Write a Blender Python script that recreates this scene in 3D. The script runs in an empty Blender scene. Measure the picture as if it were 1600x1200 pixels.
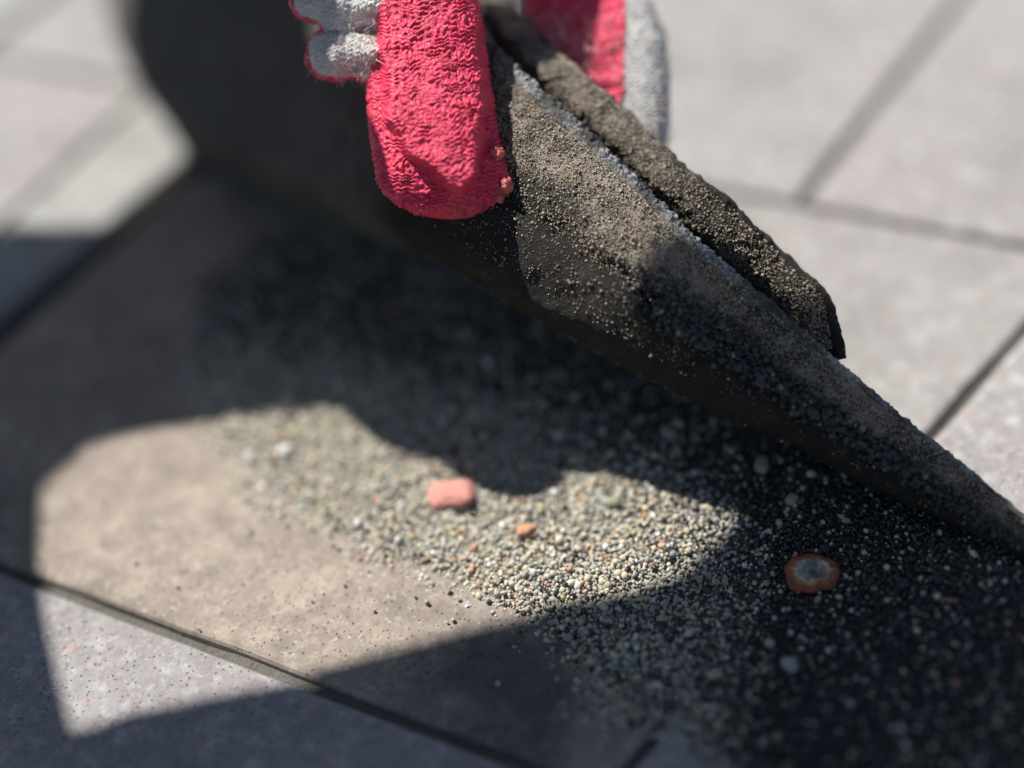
import bpy, math, random
import numpy as np
from mathutils import Vector, Matrix

random.seed(4)
rng = np.random.default_rng(4)
SC = bpy.context.scene
COL = SC.collection

# ------------------------------------------------------------------ camera
PITCH = math.radians(50)
FPX = 2600.0                      # focal length in pixels of a 1600 px wide picture
H = 0.42 * math.sin(PITCH)        # the lens is 32 cm above the paving
FW = np.array([0, math.cos(PITCH), -math.sin(PITCH)])
_R0 = np.array([1.0, 0, 0]); _U0 = np.array([0, math.sin(PITCH), math.cos(PITCH)])
ROLL = math.asin(0.148)
RT = math.cos(ROLL) * _R0 - math.sin(ROLL) * _U0
UP = math.sin(ROLL) * _R0 + math.cos(ROLL) * _U0
CAM = np.array([0, 0, H])
cd = bpy.data.cameras.new('camera'); cam = bpy.data.objects.new('camera', cd); COL.objects.link(cam)
cam.matrix_world = Matrix(((RT[0], UP[0], -FW[0], 0), (RT[1], UP[1], -FW[1], 0), (RT[2], UP[2], -FW[2], H), (0, 0, 0, 1)))
cd.sensor_width = 36.0; cd.lens = 36 * FPX / 1600
cd.clip_start = 0.01; cd.clip_end = 200
cd.dof.use_dof = True; cd.dof.focus_distance = 0.377; cd.dof.aperture_fstop = 1.75
SC.camera = cam

# ------------------------------------------------------------------ light
SUN_EL, SUN_AZ = math.radians(52), math.radians(-38)
SUN = np.array([math.sin(SUN_AZ) * math.cos(SUN_EL), math.cos(SUN_AZ) * math.cos(SUN_EL), math.sin(SUN_EL)])
w = bpy.data.worlds.new("World"); SC.world = w; w.use_nodes = True
nt = w.node_tree
for n in list(nt.nodes): nt.nodes.remove(n)
sky = nt.nodes.new('ShaderNodeTexSky'); sky.sky_type = 'NISHITA'; sky.sun_disc = False
sky.sun_elevation = SUN_EL; sky.sun_rotation = SUN_AZ % (2 * math.pi)
bg = nt.nodes.new('ShaderNodeBackground'); bg.inputs['Strength'].default_value = 0.05
wo = nt.nodes.new('ShaderNodeOutputWorld')
nt.links.new(sky.outputs[0], bg.inputs[0]); nt.links.new(bg.outputs[0], wo.inputs[0])
sl = bpy.data.lights.new('sun', 'SUN'); sl.energy = 5.0; sl.angle = math.radians(0.5); sl.color = (1.0, 0.965, 0.92)
so = bpy.data.objects.new('sun', sl); COL.objects.link(so)
so.rotation_euler = Vector(SUN).to_track_quat('Z', 'Y').to_euler()
vs = SC.view_settings
SC.display_settings.display_device = 'sRGB'
vs.view_transform = 'Standard'; vs.look = 'None'; vs.gamma = 1; vs.use_curve_mapping = False; vs.exposure = 0.42
SC.render.engine = 'CYCLES'; SC.cycles.use_denoising = True; SC.cycles.max_bounces = 6

# ------------------------------------------------------------------ helpers
def ray(x, y): return FW + (x - 800) / FPX * RT + (600 - y) / FPX * UP
def at(x, y, d): return CAM + ray(x, y) * d
def gr(x, y, z=0.0):
    r = ray(x, y); return CAM + r * ((z - H) / r[2])
def at_arr(x, y, d):
    x = np.asarray(x, float)[..., None]; y = np.asarray(y, float)[..., None]; d = np.asarray(d, float)[..., None]
    return CAM + (FW + (x - 800) / FPX * RT + (600 - y) / FPX * UP) * d
def lift(x, y, h):                # the point at height h whose shadow falls on a given spot of the paving
    return gr(x, y) + SUN * (h / SUN[2])

def _hash(ix, iy, iz):
    n = (ix * 374761393 + iy * 668265263 + iz * 2147483647 + 1013) & 0xffffffff
    n = ((n ^ (n >> 13)) * 1274126177) & 0xffffffff
    return ((n ^ (n >> 16)) & 0xffff) / 65535.0
def noise(P, seed=0):             # value noise, -1..1
    P = np.asarray(P, float) + seed * 17.31
    i = np.floor(P).astype(np.int64); f = P - i; f = f * f * (3 - 2 * f)
    r = 0
    for dx in (0, 1):
        for dy in (0, 1):
            for dz in (0, 1):
                wgt = (f[..., 0] if dx else 1 - f[..., 0]) * (f[..., 1] if dy else 1 - f[..., 1]) * (f[..., 2] if dz else 1 - f[..., 2])
                r = r + wgt * _hash(i[..., 0] + dx, i[..., 1] + dy, i[..., 2] + dz)
    return r * 2 - 1
def fbm(P, seed=0, o=3):
    r = 0; a = 1; t = 0
    for k in range(o):
        r = r + a * noise(np.asarray(P) * 2 ** k, seed + k * 5); t += a; a *= .5
    return r / t
def sstep(a, b, x):
    t = np.clip((x - a) / (b - a), 0, 1); return t * t * (3 - 2 * t)

def mesh_obj(name, V, Fc, mat=None, parent=None, smooth=True, attrs=None, kind=None):
    V = np.asarray(V, np.float32).reshape(-1, 3)
    me = bpy.data.meshes.new(name)
    if isinstance(Fc, np.ndarray):
        nf, k = Fc.shape
        me.vertices.add(len(V)); me.vertices.foreach_set('co', V.ravel())
        me.loops.add(nf * k); me.loops.foreach_set('vertex_index', Fc.astype(np.int32).ravel())
        me.polygons.add(nf); me.polygons.foreach_set('loop_start', np.arange(0, nf * k, k, dtype=np.int32))
        me.update(calc_edges=True)
    else:
        me.from_pydata([tuple(v) for v in V], [], Fc)
    if smooth: me.polygons.foreach_set('use_smooth', np.ones(len(me.polygons), bool))
    for an, av in (attrs or {}).items():
        av = np.asarray(av, np.float32)
        if av.ndim == 1:
            a = me.attributes.new(an, 'FLOAT', 'POINT'); a.data.foreach_set('value', av)
        else:
            a = me.attributes.new(an, 'FLOAT_COLOR', 'POINT'); a.data.foreach_set('color', np.c_[av, np.ones(len(av))].astype(np.float32).ravel())
    me.validate(); me.update()
    o = bpy.data.objects.new(name, me); COL.objects.link(o)
    if mat: me.materials.append(mat)
    if parent: o.parent = parent
    if kind: o['kind'] = kind
    return o
def tag(o, label, cat, group=None):
    o['label'] = label; o['category'] = cat
    if group: o['group'] = group
    return o
def empty(name, loc):
    o = bpy.data.objects.new(name, None); COL.objects.link(o); o.location = loc; o.empty_display_size = .01; return o
def under(o, e):                  # part keeps world coordinates under an Empty that is not at the origin
    o.parent = e; o.matrix_parent_inverse = Matrix.Translation(-Vector(e.location)); return o
def grid_faces(n, m, wrap=False):
    i = np.arange(n - 1)[:, None]; j = np.arange(m if wrap else m - 1)[None, :]
    j2 = (j + 1) % m
    return np.stack([i * m + j, i * m + j2, (i + 1) * m + j2, (i + 1) * m + j], -1).reshape(-1, 4)
def grid_normals(P):
    du = np.gradient(P, axis=0); dv = np.gradient(P, axis=1)
    n = np.cross(du, dv); return n / (np.linalg.norm(n, axis=-1, keepdims=True) + 1e-12)
def spline(keys, vals, t):        # smooth interpolation (Catmull-Rom on uneven keys)
    keys = np.asarray(keys, float); vals = np.asarray(vals, float); t = np.asarray(t, float)
    if vals.ndim == 1: vals = vals[:, None]; sq = True
    else: sq = False
    m = np.gradient(vals, keys, axis=0)
    i = np.clip(np.searchsorted(keys, t, side='right') - 1, 0, len(keys) - 2)
    h = (keys[i + 1] - keys[i])[:, None]; s = ((t - keys[i])[:, None]) / h
    r = (2*s**3-3*s**2+1)*vals[i] + (s**3-2*s**2+s)*h*m[i] + (-2*s**3+3*s**2)*vals[i+1] + (s**3-s**2)*h*m[i+1]
    return r[:, 0] if sq else r

# ------------------------------------------------------------------ materials
class M:
    def __init__(s, name):
        s.m = bpy.data.materials.new(name); s.m.use_nodes = True; s.t = s.m.node_tree
        s.b = s.t.nodes['Principled BSDF']; s.co = s.n('ShaderNodeTexCoord').outputs['Object']
    def n(s, typ, **kw):
        x = s.t.nodes.new(typ)
        for k, v in kw.items():
            if k.startswith('i_'): x.inputs[k[2:].replace('_', ' ')].default_value = v
            else: setattr(x, k, v)
        return x
    def l(s, a, b): s.t.links.new(a, b)
    def noise(s, scale, detail=3, rough=.6, dist=0, vec=None, off=0):
        x = s.n('ShaderNodeTexNoise'); x.inputs['Scale'].default_value = scale; x.inputs['Detail'].default_value = detail
        x.inputs['Roughness'].default_value = rough; x.inputs['Distortion'].default_value = dist
        v = vec or s.co
        if off:
            a = s.n('ShaderNodeVectorMath', operation='ADD'); a.inputs[1].default_value = (off, off * .7, off * .3); s.l(v, a.inputs[0]); v = a.outputs[0]
        s.l(v, x.inputs['Vector']); return x.outputs['Fac']
    def voro(s, scale, out='Distance', feature='F1'):
        x = s.n('ShaderNodeTexVoronoi', feature=feature); x.inputs['Scale'].default_value = scale
        s.l(s.co, x.inputs['Vector']); return x.outputs[out]
    def ramp(s, fac, stops):
        x = s.n('ShaderNodeValToRGB'); e = x.color_ramp.elements
        while len(e) < len(stops): e.new(.5)
        for k, (p, c) in enumerate(stops):
            e[k].position = p; e[k].color = (*c, 1) if isinstance(c, tuple) else (c, c, c, 1)
        s.l(fac, x.inputs[0]); return x.outputs[0]
    def mix(s, fac, a, b, blend='MIX'):
        x = s.n('ShaderNodeMix', data_type='RGBA', blend_type=blend)
        for i, v in ((0, fac), (6, a), (7, b)):
            if isinstance(v, (int, float)): x.inputs[i].default_value = v if i == 0 else (v, v, v, 1)
            elif isinstance(v, tuple): x.inputs[i].default_value = (*v, 1)
            else: s.l(v, x.inputs[i])
        return x.outputs[2]
    def math(s, op, a, b=0.0):
        x = s.n('ShaderNodeMath', operation=op)
        for i, v in enumerate((a, b)):
            if isinstance(v, (int, float)): x.inputs[i].default_value = v
            else: s.l(v, x.inputs[i])
        return x.outputs[0]
    def attr(s, name, out='Fac'): return s.n('ShaderNodeAttribute', attribute_name=name).outputs[out]
    def bump(s, h, dist, strength=1.0, prev=None):
        x = s.n('ShaderNodeBump'); x.inputs['Distance'].default_value = dist; x.inputs['Strength'].default_value = strength
        s.l(h, x.inputs['Height'])
        if prev: s.l(prev, x.inputs['Normal'])
        return x.outputs[0]
    def done(s, col=None, rough=None, nor=None, spec=None):
        for v, k in ((col, 'Base Color'), (rough, 'Roughness'), (spec, 'Specular IOR Level')):
            if v is None: continue
            if isinstance(v, (int, float)): s.b.inputs[k].default_value = v
            elif isinstance(v, tuple): s.b.inputs[k].default_value = (*v, 1)
            else: s.l(v, s.b.inputs[k])
        if nor: s.l(nor, s.b.inputs['Normal'])
        return s.m

def slab_mat(name, base, warm, speck=1.0, dusty=False):
    m = M(name)
    big = m.noise(9, 4, .6); mid = m.noise(60, 4, .65, off=3)
    c = m.mix(m.ramp(big, [(.35, 0.0), (.65, 1.0)]), base, warm)
    c = m.mix(m.ramp(mid, [(.35, .45), (.65, 0.0)]), c, tuple(v * .74 for v in base))
    c = m.mix(m.math('MULTIPLY', m.ramp(m.noise(200, 3, .6, off=1), [(.50, 0.0), (.72, 1.0)]), .45 * speck), c, (.66, .655, .63))
    c = m.mix(m.math('MULTIPLY', m.ramp(m.noise(210, 3, .5, off=11), [(.60, 0.0), (.70, 1.0)]), .55 * speck), c, (.52, .33, .30))
    c = m.mix(m.math('MULTIPLY', m.ramp(m.noise(480, 3, .6, off=21), [(.57, 0.0), (.70, 1.0)]), .5 * speck), c, (.15, .15, .155))
    c = m.mix(m.ramp(m.noise(30, 5, .7, off=8), [(.48, 0.0), (.70, .55)]), c, (.20, .185, .17))
    if dusty:                      # brown dirt left where the mat used to lie
        v = m.n('ShaderNodeVectorMath', operation='DISTANCE'); m.l(m.co, v.inputs[0]); v.inputs[1].default_value = tuple(gr(380, 760))
        d = m.math('ADD', v.outputs['Value'], m.math('MULTIPLY', m.math('SUBTRACT', m.noise(22, 4, .6, off=31), .5), .06))
        dirt = m.mix(m.ramp(m.noise(55, 5, .7, off=33), [(.32, 0.0), (.68, 1.0)]), (.235, .19, .15), (.42, .345, .27))
        dirt = m.mix(m.ramp(m.noise(130, 5, .75, off=35), [(.46, 0.0), (.64, .75)]), dirt, (.19, .155, .125))
        dirt = m.mix(m.ramp(m.noise(210, 4, .7, off=45), [(.54, 0.0), (.68, .6)]), dirt, (.50, .43, .34))
        c = m.mix(m.ramp(m.math('MULTIPLY', d, 4.0), [(.42, .88), (.62, 0.0)]), c, dirt)
    pore = m.ramp(m.voro(650), [(.10, 0.0), (.22, 1.0)])
    c = m.mix(m.math('MULTIPLY', m.math('SUBTRACT', 1.0, pore), .55), c, (.10, .095, .09))
    c = m.mix(m.ramp(m.noise(900, 3, .7, off=41), [(.30, .5), (.46, 0.0)]), c, (.15, .14, .13))
    c = m.mix(m.ramp(m.noise(760, 3, .7, off=43), [(.58, 0.0), (.70, .5)]), c, (.62, .60, .56))
    if dusty:                      # dark tar stain left on the shingle
        v = m.n('ShaderNodeVectorMath', operation='DISTANCE'); m.l(m.co, v.inputs[0]); v.inputs[1].default_value = tuple(gr(800, 1075))
        d = m.math('ADD', v.outputs['Value'], m.math('MULTIPLY', m.math('SUBTRACT', m.noise(70, 4, .7, off=61), .5), .05))
        c = m.mix(m.ramp(m.math('MULTIPLY', d, 20.0), [(.15, .7), (.55, 0.0)]), c, (.06, .055, .055))
    h = m.mix(.6, m.noise(1100, 4, .7), pore)
    return m.done(c, .82, m.bump(h, .0004, .9), .3)
MAT_SLABS = [slab_mat('granite_grey', (.325, .32, .31), (.37, .355, .34)), slab_mat('granite_pinkish', (.345, .315, .31), (.345, .33, .32)),
             slab_mat('granite_pale', (.37, .372, .355), (.345, .34, .31))]
MAT_DUSTY = slab_mat('granite_dusty_brown', (.345, .325, .315), (.35, .33, .31), .8, True)
m = M('joint_sand'); c = m.mix(m.noise(300, 4), (.09, .087, .078), (.19, .18, .155))
MAT_JOINT = m.done(c, .95, m.bump(m.noise(900, 3), .0008), .2)
m = M('far_ground'); c = m.mix(m.noise(5, 5), (.33, .32, .30), (.43, .41, .39)); MAT_GROUND = m.done(c, .9)
m = M('gravel_bed'); c = m.mix(m.noise(1300, 3), (.30, .27, .22), (.58, .53, .43)); c = m.mix(m.attr('tar_shade'), c, (.018, .018, .018))  # dark mask: black bed plus shade painted in under the lifted shingle
MAT_BED = m.done(c, .9, m.bump(m.noise(1100, 3), .0012), .2)
m = M('grain'); c = m.attr('Col', 'Color'); c = m.mix(m.ramp(m.noise(2400, 2), [(.3, .12), (.5, 0.0)]), c, (.20, .18, .16))
MAT_GRAIN = m.done(c, .72, m.bump(m.noise(3500, 2), .0002), .35)
m = M('bitumen_crumb'); c = m.attr('Col', 'Color')
MAT_CRUMB = m.done(c, .18, m.bump(m.noise(2600, 2), .0003), .9)

# rubber mat
def rubber(name):
    m = M(name)
    dust = m.attr('dust'); grit = m.noise(3300, 2, .55); grit2 = m.noise(1500, 3, .7, off=5); blot = m.noise(160, 5, .65, off=2)
    c = m.mix(blot, (.022, .021, .019), (.058, .052, .043))
    a = m.math('ADD', m.math('MULTIPLY', grit, .75), m.math('MULTIPLY', grit2, .5))
    a = m.math('ADD', a, m.math('MULTIPLY', m.math('SUBTRACT', blot, .5), .45))
    a = m.math('ADD', a, m.math('MULTIPLY', m.math('SUBTRACT', dust, .5), .42))
    k = m.ramp(a, [(.73, 0.0), (.80, 1.0)])
    tan = m.mix(m.noise(900, 2, .5, off=9), (.22, .175, .13), (.68, .58, .45))
    c = m.mix(k, c, tan)
    h = m.math('ADD', m.math('MULTIPLY', grit, .6), m.math('MULTIPLY', grit2, .6))
    nb = m.bump(h, .0014)
    skin = m.mix(m.noise(60, 4, .7, off=50), (.09, .09, .085), (.24, .235, .21))
    return m.done(m.mix(m.ramp(dust, [(.04, .85), (.22, 0.0)]), c, skin), .70, nb, m.math('ADD', m.math('MULTIPLY', dust, .45), .02))
MAT_RUBBER = rubber('dirty_black_rubber')
m = M('cut_rubber_edge'); c = m.mix(m.ramp(m.noise(1100, 3), [(.35, 0.0), (.62, 1.0)]), (.09, .09, .088), (.52, .52, .51))
c = m.mix(m.ramp(m.noise(90, 4, .7, off=4), [(.42, .9), (.60, 0.0)]), c, (.035, .033, .03))
MAT_EDGE = m.done(c, .55, m.bump(m.noise(1900, 3), .0008), .5)

# glove
m = M('red_latex_coating'); c = m.mix(m.noise(260, 3), (.80, .024, .080), (.90, .055, .150))
c = m.mix(m.ramp(m.noise(120, 4, .7, off=3), [(.52, 0.0), (.75, .6)]), c, (.34, .02, .035))
c = m.mix(m.ramp(m.noise(700, 4, .7, off=13), [(.62, 0.0), (.76, .35)]), c, (.22, .03, .035))
c = m.mix(m.ramp(m.attr('wear'), [(.35, 0.0), (1.0, .8)]), c, (.62, .27, .19))
c = m.mix(m.ramp(m.noise(1900, 2, .5, off=6), [(.60, 0.0), (.72, .6)]), c, (.82, .36, .36))
MAT_RED = m.done(c, m.mix(m.noise(700, 3), .22, .55), m.bump(m.noise(1500, 3), .0006, .9), .5)
m = M('white_knit_yarn'); c = m.mix(m.noise(500, 4, .6), (.74, .73, .69), (.88, .87, .84))
c = m.mix(m.ramp(m.attr('pit'), [(.0, 0.0), (1.0, .6)]), c, (.40, .38, .34))
c = m.mix(m.ramp(m.noise(150, 4, .6, off=3), [(.52, 0.0), (.75, .25)]), c, (.50, .45, .38))
MAT_KNIT = m.done(c, .9, m.bump(m.noise(2600, 3), .0005, .9), .2)
m = M('loose_yarn_fibre'); MAT_FIBRE = m.done(m.mix(m.attr('Col', 'Fac'), (.78, .76, .71), (.82, .40, .38)), .6)
m = M('navy_workwear'); MAT_JACKET = m.done(m.mix(m.noise(40, 4), (.03, .04, .07), (.05, .06, .10)), .85, m.bump(m.noise(900, 2), .0006))
m = M('grey_trousers'); MAT_TROUSER = m.done(m.mix(m.noise(40, 4), (.06, .06, .06), (.10, .10, .10)), .9)
m = M('skin'); MAT_SKIN = m.done(m.mix(m.noise(60, 4), (.50, .30, .21), (.58, .37, .28)), .5)
m = M('black_boot'); MAT_BOOT = m.done(m.mix(m.noise(60, 4), (.02, .02, .02), (.04, .035, .03)), .5)
m = M('red_brick_chip'); c = m.mix(m.noise(300, 4), (.58, .20, .16), (.74, .36, .30)); MAT_CHIP = m.done(c, .8, m.bump(m.noise(900, 3), .0006))
m = M('orange_chip'); MAT_ORANGE = m.done(m.mix(m.noise(500, 4), (.50, .24, .12), (.60, .34, .19)), .8, m.bump(m.noise(900, 3), .0005))
m = M('ringed_pebble'); geo = m.attr('ring')
c = m.ramp(geo, [(0.0, (.05, .06, .06)), (.14, (.24, .29, .28)), (.34, (.52, .52, .44)), (.62, (.72, .64, .48)), (.76, (.62, .24, .09)), (1.0, (.40, .09, .035))])
c = m.mix(m.ramp(m.noise(420, 4, .7), [(.4, 0.0), (.62, .75)]), c, (.10, .06, .045)); MAT_RING = m.done(c, .6, m.bump(m.noise(1200, 3), .0005))

# ------------------------------------------------------------------ the setting: ground and paving
g = mesh_obj('lower_roof', [(-30, -30, -.012), (30, -30, -.012), (30, 30, -.012), (-30, 30, -.012)], [(0, 1, 2, 3)], MAT_GROUND, kind='structure')
n = 420; xs = np.sign(np.linspace(-1, 1, n)) * np.abs(np.linspace(-1, 1, n)) ** 2.0 * 1.9; ys = .30 + np.sign(np.linspace(-1, 1, n)) * np.abs(np.linspace(-1, 1, n)) ** 2.0 * 1.9
X, Y = np.meshgrid(xs, ys, indexing='ij')
Z = -.0027 + .0005 * noise(np.stack([X * 90, Y * 90, X * 0], -1), 3)
_q = gr(170, 384)[:2]; _u = np.array([math.cos(math.radians(46.3)), math.sin(math.radians(46.3))])
_dd = np.abs((X - _q[0]) * -_u[1] + (Y - _q[1]) * _u[0]); Z = Z - .006 * np.exp(-(_dd / .007) ** 4) * (np.hypot(X - _q[0], Y - _q[1]) < .16)
pav = mesh_obj('roof', np.stack([X, Y, Z], -1), grid_faces(n, n), MAT_JOINT, kind='structure')

def d2(a): return np.array([math.cos(math.radians(a)), math.sin(math.radians(a))])
def isect(p, a, q, b):
    u, v = d2(a), d2(b); M2 = np.array([u, -v]).T; s = np.linalg.solve(M2, q - p); return p + u * s[0]
A1p = gr(700, 217)[:2]; A3p = gr(440, 1050)[:2]
A1a, A3a = -26.9, -31.2
ndir = np.array([math.sin(math.radians(29)), math.cos(math.radians(29))])
sp = float((A1p - A3p) @ ndir)
rows = {}                          # line k: point, angle
for k in range(-8, 10):
    if k == 1: rows[k] = (A1p, A1a)
    elif k == 0: rows[k] = (A3p, A3a)
    elif k > 1: rows[k] = (A1p + ndir * sp * (k - 1), -27.2)
    else: rows[k] = (A3p + ndir * sp * k, -30.5)
def slab(poly, mat, seed, gap=.0024, tilt=0.0, dz=0.0):
    c = poly.mean(0)
    pts = []
    nn = len(poly)
    # inset by the joint width, then a chamfer, with slightly uneven arrises
    def inset(P, d):
        out = []
        for i in range(nn):
            a, b, e = P[i - 1], P[i], P[(i + 1) % nn]
            u = (b - a) / np.linalg.norm(b - a); v = (e - b) / np.linalg.norm(e - b)
            n1 = np.array([-u[1], u[0]]); n2 = np.array([-v[1], v[0]])
            out.append(b + (n1 + n2) * d / (1 + n1 @ n2))
        return np.array(out)
    def dense(P, k=14):
        return np.concatenate([P[i] + (P[(i + 1) % nn] - P[i]) * np.linspace(0, 1, k, endpoint=False)[:, None] for i in range(nn)])
    rings = []
    for d, z in ((gap, -.03), (gap, -.0026), (gap + .0003, -.0010), (gap + .0009, -.0003), (gap + .002, 0.0)):
        Q = dense(inset(poly, d)); jit = noise(np.c_[Q * 160, np.full(len(Q), seed)], 2)[:, None] * .0005
        Q = Q + (c - Q) / np.linalg.norm(c - Q, axis=1)[:, None] * (jit + .0002)
        rings.append(np.c_[Q, np.full(len(Q), z) + (Q - c) @ d2(seed * 50) * tilt + dz])
    V = np.concatenate(rings + [np.array([[c[0], c[1], dz]])]); k = len(rings[0])
    F = []
    for r in range(4):
        for i in range(k): F.append((r * k + i, r * k + (i + 1) % k, (r + 1) * k + (i + 1) % k, (r + 1) * k + i))
    for i in range(k): F.append((4 * k + i, 4 * k + (i + 1) % k, 5 * k))
    o = mesh_obj('shingle', V, F, mat, pav, smooth=False)
    return o
jb = {0: [(gr(1900, 560)[:2], 49)], 1: [(gr(130, 230)[:2], 51), (gr(170, 384)[:2], 46.3), (gr(1525, 600)[:2], 41)],
      2: [(gr(1375, 155)[:2], 48.5)], -1: [(gr(-400, 1250)[:2], 50)]}
sid = 0
for k in range(-6, 9):             # the strip between line k-1 and line k
    lo, hi = rows[k - 1], rows[k]
    js = jb.get(k, [])
    if not js: js = [(lo[0] + d2(-29) * ((k * .37) % 1) * .26, 49.0)]
    base = lo[0]
    js = sorted(js, key=lambda q: float((isect(lo[0], lo[1], q[0], q[1]) - base) @ d2(-29)))
    first, last = js[0], js[-1]
    L = [(first[0] - d2(-29) * .265 * i, 49.0) for i in range(6, 0, -1)] + js + [(last[0] + d2(-29) * .265 * i, 49.0) for i in range(1, 7)]
    for a, b in zip(L[:-1], L[1:]):
        if b is jb[1][1]: b = (b[0] - d2(-29) * .0065, b[1])
        P = np.array([isect(lo[0], lo[1], *a), isect(lo[0], lo[1], *b), isect(hi[0], hi[1], *b), isect(hi[0], hi[1], *a)])
        if abs(P.mean(0)[0]) > 1.7 or P.mean(0)[1] < -1.2 or P.mean(0)[1] > 2.2: continue
        cx, cy = P.mean(0)
        dusty = (k == 1 and a is jb[1][1])
        sid += 1
        o = slab(P, MAT_DUSTY if dusty else MAT_SLABS[sid % 3], sid * 1.7, .0009 if dusty else .0008, tilt=random.uniform(-.003, .003) if not dusty else 0, dz=-.0004 * random.random() - (0 if dusty else .0003))
        if dusty: o['label'] = 'brown dusty shingle under the exposed granules'

# ------------------------------------------------------------------ spilled gravel (a low ridge below the mat)
def poly_sd(P, poly):              # signed distance in the plane, positive inside
    poly = np.asarray(poly); d = np.full(len(P), 1e9); ins = np.zeros(len(P), bool)
    for i in range(len(poly)):
        a, b = poly[i - 1], poly[i]; e = b - a; v = P - a
        t = np.clip((v @ e) / (e @ e), 0, 1); d = np.minimum(d, np.linalg.norm(v - t[:, None] * e, axis=1))
        c = ((a[1] > P[:, 1]) != (b[1] > P[:, 1])) & (P[:, 0] < (b[0] - a[0]) * (P[:, 1] - a[1]) / (b[1] - a[1] + 1e-12) + a[0])
        ins ^= c
    return np.where(ins, d, -d)
GR_IMG = [(300, 600), (330, 430), (480, 330), (700, 330), (900, 440), (1120, 560), (1300, 670), (1500, 800), (1720, 930), (1900, 1400), (1330, 1290),
          (1080, 1175), (930, 1080), (850, 1000), (740, 930), (590, 872), (450, 800), (340, 700)]
GR_POLY = np.array([gr(x, y)[:2] for x, y in GR_IMG])
RIDGE = np.array([gr(x, y)[:2] for x, y in [(380, 440), (620, 470), (880, 545), (1180, 685), (1560, 900)]])
def ridge_d(P):
    d = np.full(len(P), 1e9)
    for a, b in zip(RIDGE[:-1], RIDGE[1:]):
        e = b - a; t = np.clip(((P - a) @ e) / (e @ e), 0, 1); d = np.minimum(d, np.linalg.norm(P - a - t[:, None] * e, axis=1))
    return d
def gh(P):                         # height of the gravel surface above the paving
    P = np.asarray(P); sd = poly_sd(P, GR_POLY)
    r = np.exp(-(ridge_d(P) / .026) ** 2)
    nz = fbm(np.c_[P * 60, P[:, :1] * 0], 4)
    right = sstep(-.02, .10, P[:, 0])
    return sstep(-.002, .008, sd + nz * .004) * (.0016 + .0035 * r + .0008 * nz) - .0004
# dark share of the spill: black granules plus painted shade, most under the mat and towards the right, least out on the dusty slab
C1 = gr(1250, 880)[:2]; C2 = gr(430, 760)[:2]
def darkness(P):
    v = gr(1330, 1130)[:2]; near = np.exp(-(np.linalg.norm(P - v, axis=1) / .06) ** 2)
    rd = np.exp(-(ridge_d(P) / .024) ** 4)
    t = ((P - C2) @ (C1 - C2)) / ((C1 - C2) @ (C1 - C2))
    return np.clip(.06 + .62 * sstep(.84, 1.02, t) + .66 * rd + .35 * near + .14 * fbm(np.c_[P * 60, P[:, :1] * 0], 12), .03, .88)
bx0, bx1 = GR_POLY[:, 0].min() - .01, GR_POLY[:, 0].max() + .01; by0, by1 = GR_POLY[:, 1].min() - .01, GR_POLY[:, 1].max() + .01
xs = np.arange(bx0, bx1, .0016); ys = np.arange(by0, by1, .0016)
X, Y = np.meshgrid(xs, ys, indexing='ij'); Pxy = np.stack([X.ravel(), Y.ravel()], -1)
sd = poly_sd(Pxy, GR_POLY) + fbm(np.c_[Pxy * 70, Pxy[:, :1] * 0], 9) * .005
Zb = gh(Pxy) - .0009
Fg = grid_faces(len(xs), len(ys)); Fg = Fg[(sd[Fg] > .0).all(1)]
gravel = mesh_obj('granules', np.c_[Pxy, np.where(sd > .004, Zb, -.0009)], Fg, MAT_BED, kind='stuff', attrs={'tar_shade': darkness(Pxy)})
gravel['label'] = 'dark and beige roof granules exposed under the lifted shingle'

ico_v = []; ph = (1 + 5 ** .5) / 2
for a in (-1, 1):
    for b in (-ph, ph): ico_v += [(a, b, 0), (0, a, b), (b, 0, a)]
ico_v = np.array(ico_v, float); ico_v /= np.linalg.norm(ico_v[0])
el = np.linalg.norm(ico_v[1] - ico_v[0]); _d = np.linalg.norm(ico_v[:, None] - ico_v[None], axis=-1); em = np.min(_d[_d > .01])
ico_f = []
for a in range(12):
    for b in range(a + 1, 12):
        for c_ in range(b + 1, 12):
            if abs(_d[a, b] - em) < .01 and abs(_d[b, c_] - em) < .01 and abs(_d[a, c_] - em) < .01:
                nrm = np.cross(ico_v[b] - ico_v[a], ico_v[c_] - ico_v[a])
                ico_f.append((a, b, c_) if nrm @ ico_v[a] > 0 else (a, c_, b))
ico_f = np.array(ico_f)
def rand_rot(n):
    q = rng.normal(size=(n, 4)); q /= np.linalg.norm(q, axis=1)[:, None]; w_, x, y, z = q.T
    return np.stack([1-2*(y*y+z*z), 2*(x*y-z*w_), 2*(x*z+y*w_), 2*(x*y+z*w_), 1-2*(x*x+z*z), 2*(y*z-x*w_), 2*(x*z-y*w_), 2*(y*z+x*w_), 1-2*(x*x+y*y)], -1).reshape(n, 3, 3)
def grains(name, C, rad, cols, mat, parent=None, flat=.65, kind='stuff'):
    n = len(C)
    V = ico_v[None] * (1 + rng.uniform(-.38, .25, (n, 12, 1)))
    V = V * np.stack([np.ones(n), rng.uniform(.65, 1, n), rng.uniform(flat - .15, flat + .2, n)], -1)[:, None]
    V = V / np.maximum(np.abs(V @ np.array([[1,.4,.2],[-.3,1,.3],[.1,-.5,1]]).T).max(-1, keepdims=True), .55) ** .8 * .8
    V = np.einsum('nij,nkj->nki', rand_rot(n), V) * rad[:, None, None] + C[:, None]
    Fc = (ico_f[None] + (np.arange(n) * 12)[:, None, None]).reshape(-1, 3)
    return mesh_obj(name, V.reshape(-1, 3), Fc, mat, parent, smooth=False, attrs={'Col': np.repeat(cols, 12, 0)}, kind=kind)
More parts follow.
